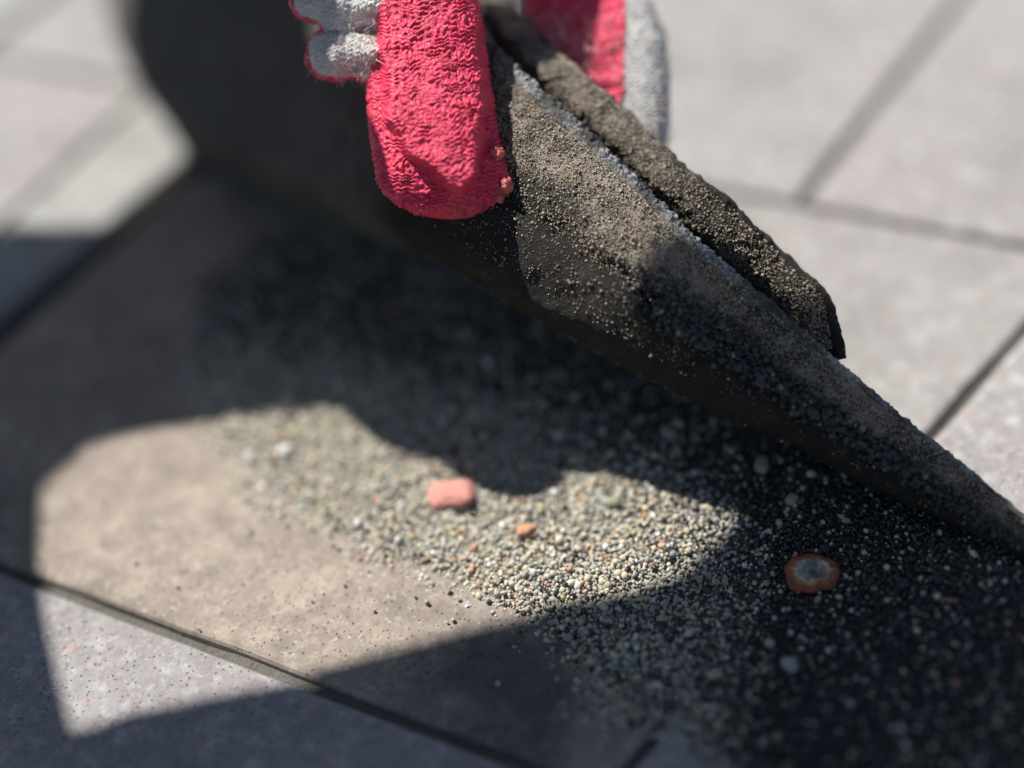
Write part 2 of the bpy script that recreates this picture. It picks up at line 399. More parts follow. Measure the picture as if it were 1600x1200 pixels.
def pick(pal, wts, n):
    pal = np.array(pal); wts = np.array(wts, float); i = rng.choice(len(pal), n, p=wts / wts.sum())
    return np.clip(pal[i] * rng.uniform(.8, 1.25, (n, 1)), 0, 1)
LIGHT = [(.52, .48, .39), (.62, .55, .38), (.56, .50, .34), (.66, .64, .57), (.40, .42, .37), (.36, .34, .32), (.60, .30, .18), (.75, .73, .68)]
LW = [5, 5, 2.6, 3, 3, 3, .7, 1.0]
DARK = [(.014, .014, .016), (.026, .025, .024), (.045, .043, .038), (.02, .024, .03)]
N = 190000
P = np.c_[rng.uniform(bx0, bx1, N), rng.uniform(by0, by1, N)]
sd = poly_sd(P, GR_POLY) + fbm(np.c_[P * 70, P[:, :1] * 0], 9) * .006
keep = rng.uniform(size=N) < sstep(-.006, .004, sd) ** 1.3
P = P[keep]; n = len(P)
rad = np.clip(rng.lognormal(math.log(.00042), .40, n), .0002, .0016)
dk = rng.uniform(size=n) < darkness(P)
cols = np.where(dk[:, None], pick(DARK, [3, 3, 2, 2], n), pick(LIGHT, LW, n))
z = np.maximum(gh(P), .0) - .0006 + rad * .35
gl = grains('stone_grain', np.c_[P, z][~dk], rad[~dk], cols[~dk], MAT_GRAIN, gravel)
gd = grains('dark_grain', np.c_[P, z][dk], rad[dk], cols[dk], MAT_CRUMB, gravel)
# stray grains across the slabs
N = 350
P = np.c_[rng.uniform(-.16, .16, N), rng.uniform(.12, .45, N)]
rad = np.clip(rng.lognormal(math.log(.0005), .3, N), .0002, .0012)
grains('stray_grain', np.c_[P, rad * .4], rad, pick(LIGHT, LW, N), MAT_GRAIN, gravel)

# pebbles large enough to pick out
def pebble(name, x, y, r, col, mat, label, cat, squash=(1, .75, .5), rot=0, seed=1, z=None, nu=40, nv=22, attr=None, group=None, pitfn=None, box=2.4, smooth=True):
    P0 = gr(x, y)[:2]; gz = float(gh(P0[None])[0])
    gz = max(gz, 0) if z is None else z
    P0 = gr(x, y, gz)[:2]
    th = np.linspace(0, 2 * np.pi, nu, endpoint=False); phi = np.linspace(1e-5, np.pi - 1e-5, nv)
    T, Pp = np.meshgrid(th, phi)
    D = np.stack([np.sin(Pp) * np.cos(T), np.sin(Pp) * np.sin(T), np.cos(Pp)], -1)
    S = np.sign(D) * np.abs(D) ** (2 / box * .9)
    rr = 1 + .26 * fbm(D * 1.5, seed) + .07 * noise(D * 5, seed + 3)
    S = S * rr[..., None] * r * np.array(squash)
    at_ = {}
    if pitfn: S, at_ = pitfn(S, D, r)
    cr, sr = math.cos(rot), math.sin(rot)
    S = np.stack([S[..., 0] * cr - S[..., 1] * sr, S[..., 0] * sr + S[..., 1] * cr, S[..., 2]], -1)
    if col is not None: at_['Col'] = np.tile(np.array(col), (S.size // 3, 1))
    o = mesh_obj(name, S, grid_faces(nv, nu, True)[:, ::-1].copy(), mat, attrs=at_, smooth=smooth)
    o.location = (P0[0], P0[1], gz + r * squash[2] * .2)
    tag(o, label, cat, group); return o
pebble('brick_chip', 708, 777, .0062, None, MAT_CHIP, 'salmon red brick chip lying on the sunlit granules', 'brick chip', (1, .62, .42), math.radians(-4), 3, box=2.5)
pebble('brick_chip', 822, 829, .0022, None, MAT_ORANGE, 'tiny orange stone chip on the sunlit granules right of the salmon chip', 'stone chip', (1, .7, .5), .3, 5)
def ringfn(S, D, r):
    q = np.hypot(S[..., 0] / (r * 1.0), S[..., 1] / (r * .74))
    top = D[..., 2] > 0
    S = S.copy(); S[..., 2] -= np.where(top, r * .20 * (1 - sstep(.30, .62, q)), 0)
    v = np.clip(q + .12 * noise(D * 3, 8), 0, 1); v = np.where(top, v, 1)
    return S, {'ring': v.ravel()}
pebble('nail_head', 1270, 897, .0062, None, MAT_RING, 'rusty oval nail head with a pale ring in the shaded granules', 'nail', (1, .80, .30), math.radians(-12), 7, nu=64, nv=40, pitfn=ringfn, box=1.9)
for i, (x, y, r, col, lab) in enumerate([
    (958, 733 + 52, .0021, (.30, .31, .20), 'mossy greenish pebble at the peak of the sunlit granule patch'),
    (1190, 728, .0024, (.42, .42, .32), 'pale olive pebble in the shade just below the lifted shingle edge'),
    (1045, 676, .0021, (.36, .37, .33), 'long grey pebble standing in dark granules under the lifted shingle'),
    (1237, 780, .0018, (.40, .40, .32), 'round cream pebble above the rusty nail head in shade'),
    (1235, 1040, .0022, (.40, .42, .40), 'pale grey pebble low in the shaded granules'),
    (445, 705, .0020, (.66, .65, .62), 'white pebble in the blurred sunlit granules at left'),
    (392, 715, .0019, (.55, .53, .47), 'cream pebble beside the white pebble at left'),
    (760, 640, .0018, (.34, .33, .29), 'grey pebble in shade above the sunlit granules')]):
    pebble('pebble', x, y, r, col, MAT_GRAIN, lab, 'pebble', (1, .72, .5), i * 1.3, 20 + i, nu=9, nv=7, smooth=False)

# ------------------------------------------------------------------ the rubber mat being lifted
K = [ # Bx, By, Tx, Ty, height of B, extra depth of T
 (120, -420, 560, -760, .004, .000), (138, -240, 580, -600, .006, -.004), (150, -90, 620, -440, .011, -.008), (172, 50, 655, -270, .017, -.010),
 (230, 140, 690, -120, .024, -.010), (350, 220, 718, -30, .033, -.008), (480, 283, 742, 20, .041, -.006), (600, 347, 770, 66, .048, .000),
 (700, 403, 850, 140, .047, .003), (800, 460, 950, 232, .044, .004), (900, 516, 1032, 312, .040, .004), (1000, 571, 1104, 384, .035, .004),
 (1100, 621, 1204, 468, .028, .004), (1200, 669, 1304, 556, .024, .003), (1300, 724, 1400, 640, .0165, .003), (1400, 778, 1498, 718, .011, .002),
 (1500, 826, 1592, 796, .0065, .001), (1610, 886, 1690, 868, .0025, .0005), (1760, 965, 1820, 955, .0015, 0), (2000, 1090, 2040, 1085, .001, 0)]
K = np.array(K, float); tk = np.concatenate([[0], np.cumsum(np.hypot(*np.diff(K[:, :2], axis=0).T))]); tk /= tk[-1]
NT = 620
tt = np.linspace(0, 1, NT); KK = spline(tk, K, tt)
Bp = np.array([gr(x, y, z) for x, y, z in KK[:, [0, 1, 4]]])
Bd = (Bp - CAM) @ FW
lean = .0055 * sstep(0.28, .45, tt) * (1 - sstep(.75, .95, tt)) # lower band turns under
Td = Bd - lean * .7 + KK[:, 5]
Tp = at_arr(KK[:, 2], KK[:, 3], Td)
e1 = Tp - Bp; wid = np.linalg.norm(e1, axis=1); e1 /= wid[:, None]
tang = np.gradient((Tp + Bp) / 2, axis=0); tang /= np.linalg.norm(tang, axis=1)[:, None]
e2 = np.cross(e1, tang); e2 /= np.linalg.norm(e2, axis=1)[:, None]
mid = (Tp + Bp) / 2
if ((CAM - mid) * e2).sum() < 0: e2 = -e2
# section: (fraction of width up from B, millimetres toward the viewer, absolute mm up)
SEC = [(.10, -34, -2), (.02, -22, -2), (0, -12, -1.5), (0, -6, -.8), (0, -2.2, 0), (.03, .2, 0), (.10, 2.2, 0), (.20, 4.2, 0), (.30, 5.4, 0), (.36, 5.8, 0),
       (.40, 4.7, 0), (.46, 4.2, 0), (.52, 4.9, 0), (.58, 5.0, 0), (.68, 4.3, 0), (.80, 3.0, 0), (.92, 1.5, -.6), (1, .6, -3.1), (1, .5, -2.8)]
SECB = [(1, -3.3, -.9), (1, -3.6, -1.2), (.95, -3.6, -2), (.75, -4.0, 0), (.5, -4.4, 0), (.25, -5.5, 0), (.12, -10, 0), (.12, -20, 0), (.2, -33, -1)]
def section(S, nper, a0=None, a1=None):
    S = np.array(S, float); k = np.concatenate([[0], np.cumsum(np.hypot(S[:-1, 0] * 30 - S[1:, 0] * 30, S[:-1, 1] - S[1:, 1]) + .4)])
    u = np.linspace(0, k[-1], nper); return np.stack([np.interp(u, k, S[:, i]) for i in range(3)], -1)
def mat_surface(S):
    sc = np.clip(wid / .034, .12, 1.0)[:, None]
    off = S[None, :, 1] * .001 * sc; upm = S[None, :, 2] * .001 * sc
    return Bp[:, None] + e1[:, None] * (S[None, :, 0] * wid[:, None] + upm)[..., None] + e2[:, None] * off[..., None]
S1 = section(SEC, 96)
# smooth the section
for _ in range(2): S1[1:-1] = (S1[:-2] + 2 * S1[1:-1] + S1[2:]) / 4
G = mat_surface(S1)
scw = np.clip(wid / .034, .1, 1)[:, None, None]
nn_ = grid_normals(G)
if ((CAM - G) * nn_)[:, 50].sum() < 0: nn_ = -nn_
tI = np.interp(tt, tk, K[:, 0])       # picture x of the lower edge, used as a running length
frac = S1[None, :, 0] + 0 * tI[:, None]
front = (np.arange(96)[None, :] > 30) & True
upper = sstep(.42, .52, frac)
low = 1 - sstep(.36, .42, frac)
rough = .10 + .9 * upper
rag = sstep(700, 980, tI)[:, None]
dsp = fbm(G * 260, 3) * .0008 + fbm(G * 900, 5, 2) * .00035 * rough
groove = np.exp(-((frac - .44) / .06) ** 2) * rag
dsp -= groove * (.0010 + .0009 * fbm(G * 500, 8))
tear = np.exp(-((tI[:, None] - 985) / 40) ** 2) * np.exp(-((frac - .50) / .16) ** 2)
dsp -= tear * (.0008 + .0016 * fbm(G * 420, 11))
G = G + nn_ * (dsp[..., None] * scw)
dust = .34 * low + upper * (.98 - .06 * sstep(930, 1060, tI)[:, None]) * (.85 + .3 * fbm(G * 130, 21)) - .2 * groove
dust = dust * (1 - .95 * (1 - sstep(500, 700, tI)[:, None])) + 0.02
dust = np.clip(dust - .25 * np.exp(-((frac - .55) / .08) ** 2) * (1 - sstep(760, 900, tI)[:, None]), 0, 1)
dust = np.maximum(dust, .25 * sstep(600, 700, tI)[:, None])
m_root = empty('lifted_shingle', tuple(gr(1200, 700)))
tag(m_root, 'dirty black layered shingle pulled up by the gloved hand, its edge split', 'roof shingle')
o = under(mesh_obj('front_layer', G, grid_faces(NT, 96), MAT_RUBBER, attrs={'dust': dust.ravel()}), m_root)
# cut edge of the front layer
S2 = section([SEC[-1], (1, .1, -1.5), (1, -.7, -.4), (1, -1.7, .1), (1, -2.6, -.2), (1, -3.3, -.9)], 22)
NE = 2400
def resamp(A, n): return np.stack([np.interp(np.linspace(0, 1, n), np.linspace(0, 1, len(A)), A[:, i]) for i in range(3)], -1)
E0 = mat_surface(S2); E0[:, 0] = G[:, -1] ; 
E = np.stack([resamp(E0[:, j], NE) for j in range(22)], 1)
nE = grid_normals(E)
if (nE[:, 11] * np.stack([resamp(e1, NE)], 0)[0]).sum() < 0: nE = -nE
am = np.sin(np.linspace(0.05, np.pi, 22))[None, :, None]
sE = resamp(np.repeat(np.clip(wid / .034, .15, 1)[:, None], 3, 1), NE)[:, None, :1]
E = E + nE * am * (.00085 * fbm(E * 520, 31)[..., None] + .0006 * noise(E * 1500, 33)[..., None]) * sE
under(mesh_obj('cut_edge', E, grid_faces(NE, 22), MAT_EDGE), m_root)
GB = mat_surface(section(SECB, 40)); GB[:, 0] = E0[:, -1]
under(mesh_obj('back_face', GB + 0, grid_faces(NT, 40), MAT_RUBBER, attrs={'dust': np.full(NT * 40, .1)}), m_root)

# rear layer: a torn flap standing behind the front layer
LU = np.array([(700, -160), (748, -70), (800, 5), (860, 76), (912, 122), (960, 163), (1030, 233), (1075, 272), (1110, 297), (1150, 332), (1180, 360), (1212, 390), (1240, 420), (1268, 444), (1286, 470), (1294, 500), (1301, 530), (1306, 562)], float)
LL = np.array([(640, -110), (690, -25), (730, 40), (790, 120), (850, 180), (905, 228), (980, 296), (1030, 340), (1075, 380), (1120, 418), (1150, 446), (1190, 482), (1225, 512), (1250, 536), (1270, 552), (1285, 560), (1295, 566), (1303, 570)], float)
ku = np.linspace(0, 1, len(LU)); NL = 520; tl = np.linspace(0, 1, NL)
U_ = spline(ku, LU, tl); L_ = spline(ku, LL, tl)
Tdx = np.interp(L_[:, 0], KK[:, 2], Td)
Ud = Tdx + .0060 + .0005 * np.sin(tl * 9); Ld = Tdx + .0125
NW = 60; v = np.linspace(0, 1, NW)
Up_ = at_arr(U_[:, 0], U_[:, 1], Ud); Lp_ = at_arr(L_[:, 0], L_[:, 1], Ld)
FL = Lp_[:, None] + (Up_ - Lp_)[:, None] * v[None, :, None]
nf = grid_normals(FL)
if ((CAM - FL) * nf).sum() < 0: nf = -nf
bow = (np.sin(v * np.pi) + .8 * sstep(.25, .6, v) * (1 - sstep(.6, 1, v)))[None, :, None] * .0020
FL = FL + nf * bow
FL = FL + nf * (fbm(FL * 240, 41) * .0009 + fbm(FL * 800, 43) * .0004)[..., None]
up_dir = (Up_ - Lp_); up_dir /= np.linalg.norm(up_dir, axis=1)[:, None]
edgej = (fbm(Up_ * 260, 45) * .0007 + noise(Up_ * 900, 46) * .00035)[:, None]
th = .0026
ring = [FL[:, j] + (up_dir * edgej * (j / (NW - 1)) ** 6) for j in range(NW)]
top = ring[-1]
for a in np.linspace(.15, 1, 8): ring.append(top - nf[:, -1] * th * (1 - math.cos(a * math.pi)) / 2 + up_dir * math.sin(a * math.pi) * .0008)
for j in range(NW - 1, -1, -4): ring.append(FL[:, j] - nf[:, j] * th)
FR = np.stack(ring, 1)
endpinch = 1
vv_ = np.concatenate([v, np.ones(8), v[::-1][::4] * 0])[:FR.shape[1]]
dl = np.clip((.80 - .42 * sstep(1020, 1150, U_[:, 0])[:, None] + .2 * fbm(FR * 150, 47)) * sstep(.36, .62, vv_[None] + .12 * fbm(FR * 300, 48)), 0, 1)
rl = under(mesh_obj('rear_layer', FR, grid_faces(NL, FR.shape[1], True), MAT_RUBBER, attrs={'dust': dl.ravel()}), m_root)

# bitumen-black crumbs lodged in the groove, sand grains stuck to the face
def bil(A, fi, fj):
    i = np.clip(fi.astype(int), 0, A.shape[0] - 2); j = np.clip(fj.astype(int), 0, A.shape[1] - 2); u = (fi - i)[:, None]; v_ = (fj - j)[:, None]
    return A[i, j] * (1 - u) * (1 - v_) + A[i + 1, j] * u * (1 - v_) + A[i, j + 1] * (1 - u) * v_ + A[i + 1, j + 1] * u * v_
_fr = np.maximum.accumulate(S1[:, 0] + np.arange(96) * 1e-9); _fr[:30] = np.minimum(_fr[:30], -1 + np.arange(30) * .01)
def on_mat(ti, fr, off):
    fi = np.clip(ti * (NT - 1), 0, NT - 1.01); fj = np.clip(np.interp(fr, _fr[30:92], np.arange(30, 92)), 30, 91)
    return bil(G, fi, fj) + bil(nn_, fi, fj) * off[:, None], fi, fj
def t_of_x(x): return np.interp(x, tI, tt)
n = 4600; xb = 985 + (1640 - 985) * rng.uniform(size=n) ** 1.1
fr = .435 + .055 * rng.normal(size=n) * (1 + .3 * (xb > 1150))
xb[:620] = 1012 + 30 * rng.normal(size=620); fr[:620] = .47 + .075 * rng.normal(size=620)
rad = np.clip(rng.lognormal(math.log(.00070), .42, n), .00025, .0018) * np.interp(xb, [980, 1080, 1300, 1600], [.68, .85, .8, .5])
Pm, _, _ = on_mat(t_of_x(xb - 5), np.clip(fr, .2, .7), rad * .55)
colb = pick(DARK + [(.30, .27, .2), (.35, .2, .1)], [4, 3, 2, 3, .35, .12], n)
under(grains('black_crumb', Pm, rad, colb, MAT_CRUMB), m_root)
n = 15000; xb = np.concatenate([rng.uniform(690, 1060, int(n * .6)), rng.uniform(640, 1560, n - int(n * .6))])
fr = rng.uniform(.06, .97, n); hi_ = (fr > .42); kp = (rng.uniform(size=n) < np.where(hi_, .95, .22))
xb, fr = xb[kp], fr[kp]; n = len(xb)
rad = np.clip(rng.lognormal(math.log(.00015), .45, n), .00007, .0006)
Pm, _, _ = on_mat(t_of_x(xb), fr, rad * .5)
under(grains('sand_grain', Pm, rad, pick([(.45, .36, .26), (.55, .47, .36), (.30, .24, .18), (.6, .58, .52), (.5, .27, .12)], [4, 3, 4, 1, .5], n), MAT_GRAIN), m_root)
n = 5000; fi = rng.uniform(60, NL - 20, n); fj = 18 + (NW - 19) * rng.uniform(size=n) ** .8
rad = np.clip(rng.lognormal(math.log(.00017), .4, n), .00008, .0005)
under(grains('sand_grain', bil(FL, fi, fj) + bil(nf, fi, fj) * rad[:, None] * .4, rad, pick([(.45, .36, .26), (.55, .47, .36), (.30, .24, .18)], [4, 3, 4], n), MAT_GRAIN), m_root)

# ------------------------------------------------------------------ the person: gloved hand, arm and the body leaning over
person = empty('person', tuple(lift(200, 1300, .62) * np.array([1, 1, 0])))
tag(person, 'worker in red coated white knit glove pinching the lifted shingle between thumb and finger', 'person')

def finger(keys, nl, na, fexp=2.6, bexp=2.2):
    """keys: y, centre x, half width px, centre depth m, half thickness m (front, back); returns grid and (around mm, along mm)"""
    k = np.array(keys, float)
    s = np.concatenate([[0], np.cumsum(np.hypot(np.diff(k[:, 0]) , np.diff(k[:, 2])))])
    u = np.linspace(0, s[-1], nl)
    kk = np.stack([np.interp(u, s, k[:, i]) for i in range(6)], -1)
    for _ in range(max(2, nl // 60)): kk[1:-1] = (kk[:-2] + 2 * kk[1:-1] + kk[2:]) / 4
    a = np.linspace(0, 2 * np.pi, na, endpoint=False)
    ca, sa = np.cos(a), np.sin(a)
    ex = np.where(sa > 0, 2 / fexp, 2 / bexp)
    cx = np.sign(ca) * np.abs(ca) ** ex; sy = np.sign(sa) * np.abs(sa) ** ex
    xx = kk[:, 1:2] + kk[:, 2:3] * cx[None]
    yy = kk[:, 0:1] + 0 * cx[None]
    dd = kk[:, 3:4] - np.where(sy > 0, kk[:, 4:5], kk[:, 5:6]) * sy[None]
    return xx, yy, dd, kk, a
def tri(x): return np.abs((x % 1) - .5) * 2
def stitches(u, v, P):             # knitted V stitches, u across and v along in mm
    w_ = u / 1.75; ww = tri(w_)
    row = v / 1.15 + ww * .75
    h = (.5 + .5 * np.sin(2 * np.pi * row)) * (.35 + .65 * np.sin(np.pi * np.clip(ww, 0, 1)) ** .7)
    return h

PLAT = np.array([(560, -400), (590, 60), (600, 130), (606, 190), (640, 242), (680, 280), (722, 304), (746, 276), (750, 215), (768, 165), (752, 60), (742, -400)], float)
th_keys = [(-330, 650, 20, .397, .004, .004), (-300, 652, 70, .397, .007, .007), (-220, 655, 92, .396, .009, .010), (-100, 655, 95, .394, .009, .010), (0, 664, 84, .390, .0070, .0085), (60, 668, 89, .3875, .0066, .008),
           (120, 669, 96, .385, .0064, .0075), (190, 677, 101, .3825, .0064, .007), (240, 686, 105, .3812, .0062, .0065), (280, 693, 105, .3802, .0060, .006),
           (303, 696, 98, .3802, .0056, .0055), (322, 699, 80, .3806, .0048, .005), (334, 702, 54, .381, .0034, .004), (341, 704, 26, .3816, .002, .003), (343, 705, 3, .382, .0003, .0003)]
xx, yy, dd, kk, aa = finger(th_keys, 560, 420)
sd = poly_sd(np.stack([xx.ravel(), yy.ravel()], -1), PLAT).reshape(xx.shape)
frontm = (np.sin(aa) > 0)[None] * np.ones_like(xx)
wob = noise(np.stack([xx / 26, yy / 26, xx * 0], -1), 3) * 7
dd = dd - frontm * .0036 * sstep(-6, 10, sd + wob) * sstep(343, 300, yy) * 1.25
# uneven outline: small scallops at the tip where the coating is bunched
Pt = at_arr(xx, yy, dd)
nT = grid_normals(Pt); cen = at_arr(kk[:, 1], kk[:, 0], kk[:, 3])[:, None]
if ((Pt - cen) * nT).sum() < 0: nT = -nT
U_mm = (xx - 680) / 6.8; V_mm = (343 - yy) / 6.8
lowf = fbm(Pt * 140, 5)
q = V_mm / 1.3 + .55 * tri(U_mm / 1.9) + 1.5 * noise(np.stack([U_mm / 3.3, V_mm / 2.6, U_mm * 0], -1), 6)
wav = np.sin(2 * np.pi * q) * (.35 + .65 * sstep(-.5, .6, noise(np.stack([U_mm / 2.2, V_mm / 1.4, U_mm * 0 + 3], -1), 7)))
tipz = sstep(12, 3, V_mm)
dsp = .00027 * wav + .00030 * fbm(Pt * 1000, 9) + .0006 * lowf + tipz * .0010 * fbm(Pt * 480, 12) + .00009 * noise(Pt * 1900, 10)
# side creases running down at the left flank
dsp *= 1 - .25 * (U_mm < -9)
wear = np.clip(.55 * sstep(7, 2, V_mm) * (.4 + fbm(Pt * 300, 13)) + .75 * sstep(12.3, 16, U_mm + 1.2 * noise(Pt * 300, 14)) * sstep(17, 9, V_mm) + .5 * np.exp(-((sd) / 9) ** 2) * sstep(16, 8, V_mm) * (noise(Pt * 800, 15) * .6 + .4), 0, 1)
Pt = Pt + nT * dsp[..., None] * sstep(344, 330, yy)[..., None]
glove = mesh_obj('glove', Pt, grid_faces(560, 420, True), MAT_RED, attrs={'wear': wear.ravel()})
under(glove, person)
glove['label'] = 'red rubber coated thumb of the work glove'
def gpart(name, *a, **k): return mesh_obj(name, *a, **k, parent=glove)

# salmon rubber nubs at the right of the tip
for cx_, cy_, r in ((778, 238, .0015), (790, 290, .0017), (780, 311, .0010)):
    C0 = at(cx_, cy_, .3765); nu, nv = 26, 16
    T, Pp = np.meshgrid(np.linspace(0, 2 * np.pi, nu, endpoint=False), np.linspace(.02, np.pi - .02, nv))
    D = np.stack([np.sin(Pp) * np.cos(T), np.sin(Pp) * np.sin(T), np.cos(Pp)], -1)
    S = D * (r * (1 + .55 * noise(D * 2 + cx_, 2) + .3 * noise(D * 5, 3)))[..., None] + C0
    gpart('rubber_nub', S, grid_faces(nv, nu, True), MAT_RED, attrs={'wear': np.full(nu * nv, .8)})

# forefinger behind the mat: red coating facing the mat, white knit on its back
ff_keys = [(-190, 840, 10, .404, .003, .003), (-170, 845, 40, .404, .005, .005), (-110, 858, 56, .407, .007, .008), (-50, 880, 68, .4095, .009, .010), (0, 918, 96, .4095, .0100, .012), (60, 936, 104, .4090, .0100, .012),
           (120, 941, 104, .4088, .0098, .012), (180, 942, 102, .4088, .0095, .011), (235, 944, 98, .4090, .009, .011), (275, 940, 86, .412, .008, .010), (305, 936, 60, .4125, .006, .008),
           (322, 934, 26, .413, .003, .004), (326, 934, 3, .413, .0003, .0003)]
xx, yy, dd, kk, aa = finger(ff_keys, 470, 380, 3.6, 2.2)
dd = dd - (.0036 * sstep(925, 1045, xx) + .005 * (yy / 235 - .35)) * (np.sin(aa) > 0)[None] * sstep(326, 290, yy)
Pt = at_arr(xx, yy, dd); nT = grid_normals(Pt); cen = at_arr(kk[:, 1], kk[:, 0], kk[:, 3])[:, None]
if ((Pt - cen) * nT).sum() < 0: nT = -nT
arc = np.cumsum(np.linalg.norm(Pt - np.roll(Pt, 1, 1), axis=-1), 1) * 1000
V_mm = (343 - yy) / 6.4
st = stitches(arc, V_mm + .3 * noise(Pt * 200, 3), Pt)
bnd = 974 + 5 * noise(np.stack([yy / 16, xx / 16, yy * 0], -1), 4) + 5 * noise(np.stack([yy / 4, xx / 4, yy * 0], -1), 5) - 14 * sstep(120, 200, yy)
isred = (xx < bnd) & (np.sin(aa)[None] > -.35)
base = Pt + nT * (.00034 * st + .0006 * fbm(Pt * 160, 3) + .0001 * noise(Pt * 1700, 5))[..., None]
Ff = grid_faces(470, 380, True)
redv = isred.ravel()
gpart('finger_knit', base, Ff[~(redv[Ff].all(1))], MAT_KNIT, attrs={'pit': (1 - st).ravel() * .8})
q = V_mm / 1.9 + .5 * tri(arc / 2.7) + 1.4 * noise(np.stack([arc / 3.3, V_mm / 2.6, arc * 0], -1), 6)
coat = Pt + nT * (.0006 + .00018 * np.sin(2 * np.pi * q) + .0006 * fbm(Pt * 420, 9))[..., None]
co_w = np.clip(.25 + .5 * fbm(Pt * 300, 8), 0, 1)
gpart('finger_coating', coat, Ff[redv[Ff].any(1)], MAT_RED, attrs={'wear': co_w.ravel()})

# rumpled white knit at the left of the thumb with its coated rim
OUT = np.array([(452, -60), (456, -8), (468, 22), (497, 34), (506, 46), (492, 60), (483, 80), (484, 100), (500, 116), (528, 121), (552, 116), (578, 124)], float)
INN = np.array([(640, -90), (626, -30), (618, 0), (612, 25), (608, 45), (606, 58), (602, 70), (598, 80), (594, 90), (590, 100), (588, 110), (584, 121)], float)
NA, NB = 320, 200
ka = np.linspace(0, 1, len(OUT)); ta = np.linspace(0, 1, NA)
Oc = spline(ka, OUT, ta); Ic = spline(ka, INN, ta); tb = np.linspace(0, 1, NB)
XY = Oc[:, None] + (Ic - Oc)[:, None] * tb[None, :, None]
s_ = tb[None, :]; t_ = ta[:, None]
bul = np.sqrt(np.clip(1 - (1 - np.clip(s_ * 2.6, 0, 1)) ** 2, 0, 1))
crease = np.exp(-((t_ - (.40 - .02 * s_)) / .035) ** 2) * (1 - sstep(.55, 1.0, s_))
fold2 = np.exp(-((s_ - .42 - .25 * (t_ - .5)) / .07) ** 2) * .6
hgt = .0014 * bul * fbm(np.stack([XY[..., 0] / 34, XY[..., 1] / 26, XY[..., 0] * 0], -1), 77) + .0038 * bul * (1 - .75 * crease) + .0022 * np.exp(-((t_ - .62) / .14) ** 2) * bul + .0014 * np.exp(-((t_ - .18) / .12) ** 2) * bul - .0012 * fold2
D_ = .3865 - hgt - .0012 * s_ * 0 + 0 * XY[..., 0]
PR = at_arr(XY[..., 0], XY[..., 1], D_); nR = grid_normals(PR)
if ((CAM - PR) * nR).sum() < 0: nR = -nR
uu = XY[..., 0] / 6.8 + XY[..., 1] / 6.8 * .25; vv = XY[..., 1] / 6.8 - XY[..., 0] / 6.8 * .2
st = stitches(uu, vv + .4 * noise(PR * 220, 3), PR)
PR2 = PR + nR * (.00030 * st + .0010 * fbm(PR * 230, 3) + .00012 * noise(PR * 1700, 6))[..., None]
PRb = PR - nR * .0012
k1 = gpart('ruffled_knit', PR2, grid_faces(NA, NB), MAT_KNIT, attrs={'pit': (1 - st).ravel() * .75})
# rim: coating wraps round the outer edge of the ruffle
rimc = at_arr(Oc[:, 0] - 0, Oc[:, 1] + 1.5, np.full(NA, .3870)); na_ = 18
tg = np.gradient(rimc, axis=0); tg /= np.linalg.norm(tg, axis=1)[:, None]
n1 = np.cross(tg, FW); n1 /= np.linalg.norm(n1, axis=1)[:, None]; n2 = np.cross(tg, n1)
an = np.linspace(0, 2 * np.pi, na_, endpoint=False)
rr = .00075 * (1 + .7 * fbm(rimc * 420, 4))[:, None, None]
RM = rimc[:, None] + (n1[:, None] * np.cos(an)[None, :, None] + n2[:, None] * np.sin(an)[None, :, None] * 2.2) * rr
RM = RM + n1[:, None] * (.0004 * noise(RM * 1000, 5))[..., None]
gpart('coating_rim', RM, grid_faces(NA, na_, True), MAT_RED, attrs={'wear': np.full(NA * na_, .15)})
# back of the ruffle so that it is closed from behind
gpart('ruffle_back', np.stack([at_arr(XY[:, j, 0], XY[:, j, 1], np.full(NA, .3885) + .002 * math.sin(math.pi * j / (NB - 1))) for j in range(0, NB, 8)], 1), grid_faces(NA, len(range(0, NB, 8))), MAT_RED, attrs={'wear': np.zeros(NA * len(range(0, NB, 8)))})

# loose fibres
def fibres(starts, normals, lens, pink, name='loose_fibre'):
    V = []; F = []; Cc = []; seg = 7
    for k_, (p, nr, L) in enumerate(zip(starts, normals, lens)):
        d = nr + rng.normal(size=3) * .8; d /= np.linalg.norm(d); b = rng.normal(size=3) * .55; pt = p - nr * .0002; r = rng.uniform(.00004, .00008)
        base_i = len(V)
        for s in range(seg):
            ax = np.cross(d, (0.3, .5, .8)); ax /= np.linalg.norm(ax); ay = np.cross(d, ax)
            for a in (0, 2.094, 4.189):
                V.append(pt + (ax * math.cos(a) + ay * math.sin(a)) * r * (1 - .5 * s / seg)); Cc.append(pink[k_])
            pt = pt + d * L / seg; d = d + b * .45 + rng.normal(size=3) * .22; d /= np.linalg.norm(d)
        for s in range(seg - 1):
            for a in range(3): F.append((base_i + s * 3 + a, base_i + s * 3 + (a + 1) % 3, base_i + (s + 1) * 3 + (a + 1) % 3, base_i + (s + 1) * 3 + a))
    return gpart(name, np.array(V), np.array(F), MAT_FIBRE, smooth=True, attrs={'Col': np.array(Cc, float)}, kind='stuff')
i = rng.integers(40, NA, 420); j = rng.integers(0, NB, 420)
S0 = [PR2[a, b] for a, b in zip(i, j)]; N0 = [nR[a, b] for a, b in zip(i, j)]
vis = np.argwhere((yy > -20) & (yy < 245) & (np.sin(aa)[None] > .05))
sel = vis[rng.integers(0, len(vis), 420)]
Pc = np.where(isred[..., None], coat, base)
S0 += [Pc[a, b] for a, b in sel]; N0 += [nT[a, b] for a, b in sel]
